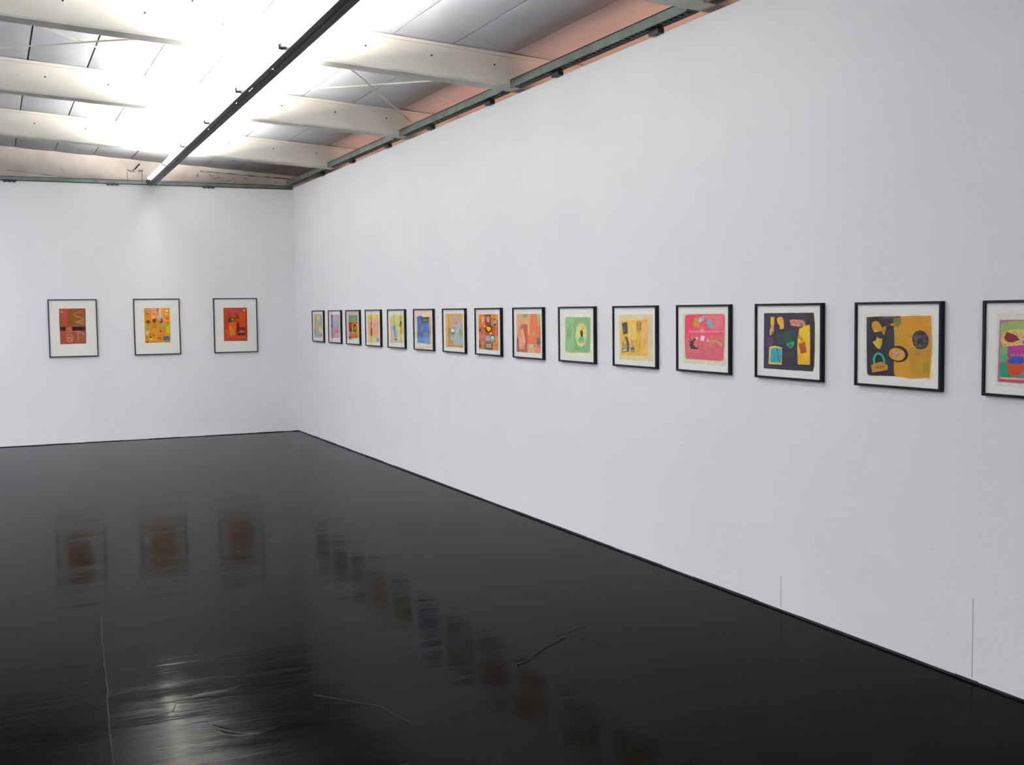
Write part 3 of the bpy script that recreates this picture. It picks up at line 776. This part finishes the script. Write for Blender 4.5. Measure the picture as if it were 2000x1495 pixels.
  [1,76,68,48,568,629,635,636,634,644,567,638],
  [1,140,124,32,559,444,544,382,555,381,569,443],
  [1,140,124,32,544,385,558,325,569,327,555,387],
  [1,140,124,32,604,444,614,365,624,366,615,445],
  [1,140,124,32,614,370,604,299,614,299,624,370],
  [1,160,140,32,546,262,619,265,619,273,546,270],
  [1,168,124,48,578,569,623,591,617,597,572,575],
 ],
 'P12': [
  [0,216,212,180,114,870,906,879,918,123,119,127],
  [0,224,72,96,158,837,218,858,866,864,901,832,878,219,848,190,186,192,158,220,147,508],
  [0,224,44,64,158,829,348,846,326,740,294,650,163,640],
  [0,224,48,92,152,796,229,797,240,576,158,557],
  [0,224,100,116,539,847,876,852,877,636,643,632],
  [0,220,120,132,704,831,806,840,816,737,746,665],
  [0,220,92,104,163,508,877,573,873,227,175,212],
  [0,212,92,104,174,344,868,400,863,203,191,200],
  [0,200,148,32,294,691,326,773,380,810,412,774,455,661,391,676,369,668,326,708],
  [1,140,108,40,333,767,322,714,330,713,342,766],
  [1,140,108,40,365,791,376,690,385,691,373,792],
  [1,140,108,40,391,758,419,674,428,676,400,760],
  [1,200,184,196,492,778,490,763,481,751,469,742,455,739,440,742,428,750,419,763,416,778,419,792,427,805,440,814,454,817,469,814,481,805,490,793],
  [1,200,140,168,565,803,561,786,551,772,536,762,518,758,500,762,484,771,474,785,470,802,474,819,484,834,500,843,518,847,536,843,551,834,561,820],
  [1,92,56,64,474,842,522,852,519,859,472,850],
  [1,92,56,64,514,852,561,841,564,848,516,859],
  [1,124,60,80,464,730,543,756,539,762,461,736],
  [1,124,60,80,540,755,596,798,590,803,534,759],
  [1,168,104,140,560,799,558,787,553,777,547,771,539,768,531,770,524,777,519,787,518,798,519,810,524,820,531,827,539,829,547,827,553,820,558,810],
  [0,112,176,192,570,751,632,791,679,736,692,688,658,648,601,679],
  [1,232,140,156,231,589,905,604,905,625,231,611],
  [1,232,148,176,518,618,516,605,509,595,499,588,486,585,474,587,464,594,457,604,455,616,457,629,464,639,474,647,486,649,498,647,509,640,516,630],
  [0,44,32,40,262,453,348,505,370,489,305,430,284,389,327,361,402,368,423,389,423,369,391,343,284,348,246,387],
  [1,44,32,40,238,518,274,473,286,479,249,524],
  [1,44,32,40,209,475,266,436,275,443,218,482],
  [1,236,200,144,408,502,407,493,402,486,396,481,389,479,382,480,375,485,371,493,370,501,371,510,375,517,381,522,389,524,396,523,402,518,407,511],
  [0,232,220,228,476,552,539,534,513,461,446,487],
  [1,200,168,180,482,517,494,482,502,483,490,519],
  [1,232,164,136,626,476,623,468,617,461,608,456,597,454,585,455,576,460,570,466,567,474,570,482,576,489,585,494,597,496,608,495,617,490,623,484],
  [1,204,140,60,746,463,742,452,730,442,711,434,690,431,668,433,650,439,637,449,633,460,637,472,650,482,668,489,690,492,711,490,729,484,742,475],
  [1,220,144,88,776,476,773,469,765,462,751,458,736,456,720,457,707,461,698,467,695,474,698,481,707,488,720,492,736,494,751,493,765,489,773,483],
  [0,152,180,148,746,471,797,469,827,446,797,433,751,452],
  [0,220,172,60,822,446,857,451,847,399,822,406],
  [1,224,144,144,637,427,643,389,655,391,649,428],
  [1,224,144,144,699,429,705,387,717,389,711,430],
 ],
 'P13': [
  [0,228,232,188,861,877,901,877,909,618,903,147,867,129],
  [0,44,36,56,127,873,872,877,887,735,889,460,880,193,863,129,503,127,124,128],
  [0,28,8,20,763,871,872,876,885,735,888,382,867,133,831,222,818,726,765,733],
  [0,44,36,84,128,716,204,717,206,420,198,139,127,131],
  [0,228,184,12,231,824,290,821,289,718,272,702,231,709],
  [0,220,140,124,243,710,283,706,284,628,248,619],
  [0,232,188,48,219,635,241,701,248,611,246,574,219,586],
  [1,168,92,56,281,608,279,603,274,598,267,595,258,594,249,595,242,598,237,602,235,607,236,612,241,616,249,619,258,620,267,619,274,617,279,613],
  [0,232,180,32,329,801,367,825,410,822,431,785,424,745,410,720,439,672,406,663,373,663,377,703,339,744],
  [0,232,156,80,372,809,419,809,426,769,405,728,377,736],
  [0,216,140,108,522,782,592,791,728,780,765,717,720,693,546,710],
  [1,184,76,60,547,734,597,769,591,775,541,740],
  [1,184,76,60,586,771,607,727,616,730,595,775],
  [1,184,76,60,611,726,679,770,674,776,605,733],
  [0,140,112,88,670,748,719,748,720,701,675,700],
  [0,60,52,56,643,696,729,701,711,677,647,676],
  [0,232,188,4,733,701,814,726,823,679,822,213,742,210,646,208,640,452,644,532,666,668],
  [0,232,196,48,765,646,814,647,815,505,775,536],
  [0,224,172,4,650,332,817,316,818,217,646,212],
  [0,180,76,36,656,476,753,507,775,369,691,350],
  [0,192,104,64,721,478,753,483,762,440,726,431],
  [1,64,48,32,644,662,626,578,633,577,651,661],
  [1,64,48,32,626,578,711,514,716,519,631,583],
  [1,64,48,32,644,603,724,515,730,519,649,607],
  [1,176,140,16,647,492,715,507,714,513,646,499],
  [0,40,64,60,330,605,463,640,593,655,630,611,594,514,388,459,321,523],
  [0,48,80,63,425,607,519,609,529,529,445,510],
  [1,48,88,76,348,569,559,631,557,638,346,575],
  [1,56,96,92,387,464,541,510,539,516,385,470],
  [0,44,156,108,478,475,603,511,589,450,539,408,483,446],
  [0,28,96,72,511,455,557,465,548,416],
  [0,92,52,84,181,543,278,554,278,472,264,439,186,436],
  [0,232,192,80,215,421,302,440,415,420,409,193,304,190,202,193,211,288],
  [0,36,160,176,245,401,407,411,399,217,234,213],
  [1,24,48,56,327,426,353,276,360,277,335,427],
  [1,24,48,56,352,279,377,211,385,214,359,282],
  [1,24,56,56,356,275,412,312,408,317,352,280],
  [1,24,100,112,373,227,407,281,402,284,367,230],
  [0,52,56,48,455,316,483,349,604,366,622,347,577,305,484,276],
  [1,72,80,60,482,329,598,363,596,370,480,335],
 ],
 'P14': [
  [0,228,220,208,100,858,902,865,910,117,110,112],
  [0,234,216,140,830,847,888,840,894,135,855,128],
  [0,200,144,12,139,827,876,840,893,532,871,145,675,122,481,140,169,129,144,143],
  [0,28,20,32,133,819,250,831,462,827,460,737,469,489,436,302,481,140,178,128,144,152,135,499],
  [0,40,28,56,131,819,165,824,160,615,143,499],
  [0,36,36,44,387,671,463,689,469,497,428,302,464,175,373,152,366,509],
  [0,60,60,60,318,826,535,833,536,810,327,798],
  [0,132,120,44,455,809,540,818,549,755,510,699,469,689],
  [1,120,112,44,536,795,534,785,526,778,514,772,500,770,486,771,474,776,466,784,463,793,466,802,473,810,485,816,499,818,513,816,525,811,533,804],
  [0,184,148,32,465,713,501,722,514,515,477,498],
  [0,208,140,12,612,812,869,824,880,671,741,682,664,601],
  [0,188,140,12,644,442,863,461,859,148,659,157],
  [0,204,148,16,461,304,638,362,659,157,497,153],
  [0,168,132,12,789,292,863,313,862,180,800,183],
  [0,200,144,24,197,722,205,763,251,777,294,757,320,701,374,719,355,622,334,621,321,661,279,651,241,642,211,674],
  [0,208,176,32,219,674,253,667,279,656,250,642,224,650],
  [0,176,124,28,312,693,370,719,355,622],
  [0,216,160,32,415,738,460,757,473,725,436,725],
  [1,140,76,20,359,749,420,738,421,742,360,753],
  [0,200,176,28,209,527,255,553,263,590,289,571,329,572,324,507,300,445,266,456],
  [0,184,160,32,289,554,327,564,316,490,295,457],
  [1,36,180,140,245,273,238,339,215,335,223,270],
  [1,36,180,140,235,321,263,383,243,391,214,329],
  [1,36,180,140,249,369,294,391,285,410,239,388],
  [1,36,180,140,273,391,327,365,337,384,283,410],
  [1,36,180,140,314,378,344,319,363,329,333,388],
  [1,36,180,140,339,335,345,269,367,272,361,337],
  [0,188,136,24,194,254,294,294,328,300,345,276,395,267,397,211,296,183,211,165],
  [0,156,108,24,244,249,362,265,346,232,262,210],
  [1,124,76,24,225,229,305,217,307,224,226,235],
  [1,124,76,24,304,217,374,252,371,257,301,223],
  [1,28,16,12,630,377,613,343,582,318,541,305,497,307,456,322,425,350,408,385,409,423,426,457,458,482,499,494,543,492,583,476,614,448,630,414],
  [1,208,152,20,597,375,583,350,558,331,524,322,487,324,452,337,425,358,410,386,410,414,424,440,450,459,484,468,522,465,556,452,582,431,596,404],
  [1,200,152,128,564,388,558,377,544,368,525,363,503,363,482,368,465,377,454,389,452,402,458,413,472,422,491,427,513,427,534,422,551,413,562,401],
  [1,216,92,64,437,395,501,372,506,383,441,406],
  [1,216,92,64,500,372,562,411,556,420,494,381],
  [1,192,168,164,461,361,515,409,506,418,452,370],
  [1,192,168,164,505,404,569,416,567,429,503,417],
  [1,44,36,40,854,588,856,547,844,509,820,480,788,464,753,464,720,481,694,511,679,550,677,592,690,631,714,660,746,675,781,674,814,657,840,627],
  [1,84,72,76,842,582,843,546,833,514,813,489,785,475,755,476,727,490,705,516,692,549,691,585,701,618,722,643,749,656,779,655,807,640,829,615],
  [1,44,32,36,808,637,806,629,797,622,785,618,770,616,755,617,742,621,734,627,731,634,733,642,742,649,754,654,769,656,784,655,797,651,805,645],
  [1,48,32,40,800,559,798,548,791,538,781,531,768,528,756,530,745,536,738,545,735,556,737,568,744,578,754,585,767,587,779,586,790,580,797,570],
  [1,36,28,32,684,567,753,536,757,545,688,576],
  [1,36,28,32,749,545,725,468,734,466,758,543],
  [1,36,28,32,801,641,785,588,794,586,810,638],
  [1,36,28,32,786,586,850,571,852,580,788,595],
  [1,36,28,32,696,503,849,526,848,535,695,512],
  [1,36,28,32,706,633,822,478,828,483,713,638],
  [1,120,112,120,702,531,745,483,749,487,707,535],
  [1,120,112,120,748,483,764,527,758,529,742,485],
  [1,120,112,120,742,607,709,564,714,560,747,603],
  [1,168,136,48,678,467,677,465,676,463,674,461,672,461,669,461,667,462,666,464,665,467,665,469,667,471,669,473,671,473,674,473,676,472,677,470],
  [1,156,124,20,723,399,722,396,721,393,719,391,717,390,714,391,712,392,711,395,710,398,711,401,712,404,714,405,716,406,719,406,721,404,722,402],
 ],
 'P15': [
  [0,220,216,208,122,865,797,871,765,109,113,108],
  [0,176,112,140,148,797,743,811,725,146,135,153,145,539],
  [0,152,180,92,158,755,259,784,698,793,694,692,310,693,173,640,153,669],
  [0,220,192,120,166,640,248,699,694,692,691,537,237,528,181,519,158,583],
  [0,96,176,112,157,518,225,513,233,414,208,356,154,374],
  [0,128,180,100,175,511,219,506,213,456,182,454],
  [0,184,48,140,231,521,349,542,645,528,642,385,252,372,226,428],
  [0,12,148,112,158,360,215,356,242,222,353,222,696,232,685,197,267,191,156,209],
  [0,140,4,32,191,619,217,675,311,636,317,615,339,591,311,587,274,565,224,570,192,598],
  [0,12,84,176,227,385,301,425,363,420,379,364,315,343,234,353],
  [0,204,68,8,213,377,253,347,379,354,377,280,329,235,267,227,235,250],
  [0,200,76,16,265,330,352,335,347,264,279,260],
  [0,200,68,112,360,588,385,596,397,547,361,553],
  [0,220,176,160,163,202,696,218,690,201,160,180],
  [0,204,60,56,160,184,267,181,685,184,679,170,160,162],
  [1,156,60,80,295,675,294,672,293,670,292,669,290,668,289,669,287,670,286,672,286,675,286,677,287,679,288,680,290,681,292,681,293,679,294,677],
  [1,156,60,80,333,633,333,631,332,629,331,627,329,627,327,627,326,629,325,631,325,633,325,635,326,638,327,639,329,639,331,639,332,638,333,636],
  [1,156,60,80,354,655,354,652,353,650,352,649,350,648,349,649,347,650,346,652,346,655,346,657,347,659,348,660,350,661,352,661,353,659,354,657],
  [1,156,60,80,369,631,369,628,368,626,366,625,365,624,363,625,362,626,361,628,360,630,361,633,362,635,363,636,364,637,366,636,368,635,368,633],
  [1,156,60,80,185,641,185,638,184,636,182,635,180,634,179,634,177,636,176,638,176,640,176,643,177,645,179,646,180,647,182,646,183,645,184,643],
  [1,156,60,80,181,583,181,581,180,579,179,577,177,577,175,577,174,578,173,581,172,583,173,585,174,588,175,589,177,590,178,589,180,588,181,586],
  [1,156,60,80,216,549,216,546,215,544,214,543,212,542,210,542,209,544,208,546,208,548,208,551,209,553,210,554,212,555,214,554,215,553,216,551],
  [1,156,60,80,201,541,200,538,200,536,198,535,196,534,195,535,193,536,192,538,192,541,192,543,193,545,195,547,196,547,198,547,199,545,200,543],
  [1,156,60,80,291,544,291,541,290,539,289,538,287,537,286,538,284,539,283,541,283,544,283,546,284,548,285,550,287,550,289,550,290,548,291,546],
  [1,156,60,80,313,559,313,556,312,554,310,553,309,552,307,553,306,554,305,556,304,558,305,561,305,563,307,564,308,565,310,565,312,563,313,561],
  [1,156,60,80,347,567,346,564,345,562,344,561,342,560,341,561,339,562,338,564,338,567,338,569,339,571,341,572,342,573,344,573,345,571,346,569],
  [1,156,60,80,376,617,376,614,375,612,374,611,372,610,371,611,369,612,368,614,368,617,368,619,369,621,370,622,372,623,374,622,375,621,376,619],
  [1,156,60,80,315,654,314,652,313,649,312,648,310,648,309,648,307,649,306,651,306,654,306,656,307,658,309,660,310,660,312,660,313,658,314,656],
  [1,156,60,80,284,664,283,661,282,659,281,658,279,657,278,658,276,659,275,661,275,664,275,666,276,668,277,670,279,670,281,670,282,668,283,666],
  [1,156,60,80,176,612,176,609,175,607,174,606,172,605,170,606,169,607,168,609,167,612,168,614,169,616,170,618,172,618,174,618,175,616,176,614],
  [1,156,60,80,242,549,241,547,240,545,239,543,237,543,236,543,234,545,233,547,233,549,233,552,234,554,235,555,237,556,239,555,240,554,241,552],
  [1,208,160,176,269,437,269,434,268,431,266,429,264,428,262,429,260,430,259,433,258,436,259,440,260,442,262,444,264,445,266,445,268,443,269,440],
  [1,208,160,176,294,438,294,435,293,432,291,430,289,429,287,430,285,431,284,434,283,437,283,441,285,443,286,445,289,446,291,446,293,444,294,441],
  [1,208,160,176,325,439,325,436,324,433,322,431,320,431,318,431,316,433,314,436,314,439,314,442,316,445,317,447,319,447,322,447,323,445,325,442],
  [1,208,160,176,356,441,355,437,354,435,352,433,350,432,348,432,346,434,345,437,345,440,345,443,346,446,348,448,350,449,352,448,354,447,355,444],
  [1,208,160,176,374,441,374,438,373,435,371,433,369,433,367,433,365,435,364,438,363,441,363,444,365,447,366,449,368,450,371,449,372,447,374,445],
  [0,112,160,208,436,757,526,744,515,648,444,660],
  [0,224,160,48,529,552,616,541,603,280,533,283],
  [0,240,208,96,424,409,483,412,473,286,431,290],
  [0,64,96,160,555,738,631,732,621,609,563,621],
 ],
}
def picture(name, key, loc, rz, w, h, rim, dep, label, group, fm, gain):
    root = tag(empty(name, loc, rz), label, 'picture', group)
    # local: x to the viewer's right, y into the wall, z up; the origin is the lower left corner on the wall
    f = MB()
    def rail(o0, o1, i0, i1):     # mitred rail: outer edge o0-o1, inner edge i0-i1
        q = [o0, o1, i1, i0]
        f.hexa([(x, -dep, z) for x, z in q] + [(x, -.001, z) for x, z in q])
    O = [(0, 0), (w, 0), (w, h), (0, h)]; I = [(rim, rim), (w-rim, rim), (w-rim, h-rim), (rim, h-rim)]
    for i in range(4): j = (i+1) % 4; rail(O[i], O[j], I[i], I[j])
    f.build('frame', fm, root)
    MB().box(rim, w-rim, -dep+.010, -dep+.014, rim, h-rim).build('mat_board', M_MAT, root)
    MB().box(rim, w-rim, -dep+.003, -dep+.0045, rim, h-rim).build('glass', M_GLASS, root)
    # the print: every drawn shape is a flat patch of ink, each a hair above the last
    bm = bmesh.new(); cl = bm.loops.layers.float_color.new('ink'); r = random.Random(key)
    k = 0
    for row in ART[key]:
        j = row[0]; pts = [(row[i]/1000, row[i+1]/1000) for i in range(4, len(row), 2)]
        P = [(u*w, v*h) for u, v in pts]
        if j == 0:      # torn, hand-cut edge
            Q = []
            for a, b in zip(P, P[1:]+P[:1]):
                L_ = math.hypot(b[0]-a[0], b[1]-a[1]); n = max(1, min(12, int(L_/.018)))
                for i in range(n):
                    t = i/n; amp = .0009 if i else 0
                    Q.append((a[0]+(b[0]-a[0])*t + r.uniform(-amp, amp), a[1]+(b[1]-a[1])*t + r.uniform(-amp, amp)))
            P = Q
        c = [min(.9, x*gain) for x in lin(row[1:4])]
        y = -dep + .0099 - k*.00006
        vs = [bm.verts.new((x, y, z)) for x, z in P]
        try: fc = bm.faces.new(vs)
        except ValueError: continue
        for lp in fc.loops: lp[cl] = (*c, 1)
        k += 1
    bmesh.ops.triangulate(bm, faces=bm.faces[:])
    for fc in bm.faces:
        fc.normal_update()
        if fc.normal.y > 0: fc.normal_flip()
    me = bpy.data.meshes.new('print'); bm.to_mesh(me); bm.free(); me.materials.append(M_PRINT)
    o = bpy.data.objects.new('print', me); COL.objects.link(o); o.parent = root
    return root
GB = 'framed prints on the end wall'; GR = 'framed prints on the long wall'
for key, x, lab in (('A', -3.073, 'black framed brown and rust print with a dark band, leftmost on the end wall'),
                    ('B', -2.074, 'black framed yellow print scattered with small motifs, middle of the end wall'),
                    ('C', -1.086, 'black framed red-orange print, nearest the corner on the end wall')):
    picture('framed_print', key, (x, 0, 1.075), 0, .567, .712, .0125, .022, lab, GB, M_FRAME_B, .98)
PY = [-0.908, -1.665, -2.403, -3.146, -3.906, -4.695, -5.467, -6.22, -6.981, -7.767, -8.549, -9.308, -10.072, -10.841, -11.6]
RLAB = ['small framed grey and yellow print, closest to the corner on the long wall',
 'framed lavender-grey print with red patch, second from the corner on the long wall',
 'framed print, green above brown and yellow with black oval, on the long wall',
 'framed peach and yellow print with thin brown figure, on the long wall',
 'framed lime and cream print with blue bird-like shape, on the long wall',
 'framed bright blue patchwork print with green corner, on the long wall',
 'framed ochre print with lavender ring and pale blue field, on the long wall',
 'framed orange and brown collage print with black-ringed yellow spot',
 'framed orange print with crimson upright shape and green top corner',
 'framed pale green print with yellow oval and black and teal figure',
 'framed yellow print with black house shape on a tan sheet',
 'framed pink-red print with blue leaf and black curled figure',
 'framed near-black print with yellow shapes and a turquoise square',
 'framed print, half black half ochre, with teal-handled padlock shape',
 'framed print with crimson bottle and orange bowl, cut by the right edge of the picture']
for i, y in enumerate(PY):
    picture('framed_print', 'P%d' % (i+1), (0, y, 1.222), -math.pi/2, .535, .390, .0115, .024, RLAB[i], GR, M_FRAME, 1.12)

# ------------------------------------------------------------------ marks on the floor
def wob(pts, n, amp, seed, w):
    r = random.Random(seed); P = []; Wd = []
    for a, b in zip(pts[:-1], pts[1:]):
        for i in range(n):
            t = i/n; P.append((a[0]+(b[0]-a[0])*t + r.uniform(-amp, amp), a[1]+(b[1]-a[1])*t, 0)); Wd.append(w*r.uniform(.6, 1))
    P.append((*pts[-1], 0)); Wd.append(w*.4); return P, Wd
MB().ribbon(*wob([(-3.24, -8.7), (-3.282, -9.277), (-3.314, -9.856), (-3.355, -10.449), (-3.40, -11.3), (-3.45, -12.3)], 5, .003, 1, .006), .0008, (0, 0, 1)).build('floor_seam', M_SCUFF, floor)
MB().ribbon(*wob([(-1.05, -10.06), (-1.216, -10.136), (-1.262, -10.162)], 3, .002, 2, .007), .0015, (0, 0, 1)).build('floor_seam', M_CREASE, floor)
MB().ribbon(*wob([(-1.235, -10.19), (-1.40, -10.30), (-1.554, -10.439), (-1.621, -10.472)], 3, .002, 2, .009), .0025, (0, 0, 1)).build('floor_crease', M_CREASE, floor)
MB().ribbon(*wob([(-1.216, -10.13), (-1.16, -10.25), (-1.097, -10.434)], 3, .002, 2, .005), .001, (0, 0, 1)).build('floor_crease', M_CREASE, floor)
MB().ribbon(*wob([(-2.55, -10.45), (-2.344, -10.70), (-2.287, -10.969)], 4, .004, 5, .010), .0012, (0, 0, 1)).build('floor_crease', M_CREASE, floor)
MB().ribbon([(-3.109, -10.383, 0), (-3.078, -10.278, 0)], [.007, .004], .002, (0, 0, 1)).build('floor_scratch', M_DARK, floor)
# two low blisters in the sheet
def blister(pts, w, h):
    mb = MB(); n = len(pts); rows = []
    for i, (x, y) in enumerate(pts):
        t = i/(n-1); k = math.sin(math.pi*t)**.7 if 0 < t < 1 else 0
        a = pts[max(0, i-1)]; b = pts[min(n-1, i+1)]; d = Vector((b[0]-a[0], b[1]-a[1], 0)).normalized(); s = Vector((-d.y, d.x, 0))
        row = []
        for j in range(9):
            q = j/8*2-1; p = Vector((x, y, 0)) + s*q*w*(.25+.75*k)
            row.append(len(mb.v)); mb.v.append((p.x, p.y, .0002 + h*k*(.5+.5*math.cos(math.pi*q))))
        rows.append(row)
    for r0, r1 in zip(rows[:-1], rows[1:]):
        for j in range(8): mb.f.append((r0[j], r0[j+1], r1[j+1], r1[j]))
    o = mb.build('floor_blister', M_FLOOR, floor)
    for p in o.data.polygons: p.use_smooth = True
blister([(-2.99, -10.61), (-2.97, -10.67), (-2.94, -10.72), (-2.90, -10.755), (-2.84, -10.765), (-2.76, -10.74)], .03, .004)
blister([(-3.02, -10.23), (-2.95, -10.215), (-2.88, -10.22), (-2.80, -10.20)], .02, .0016)
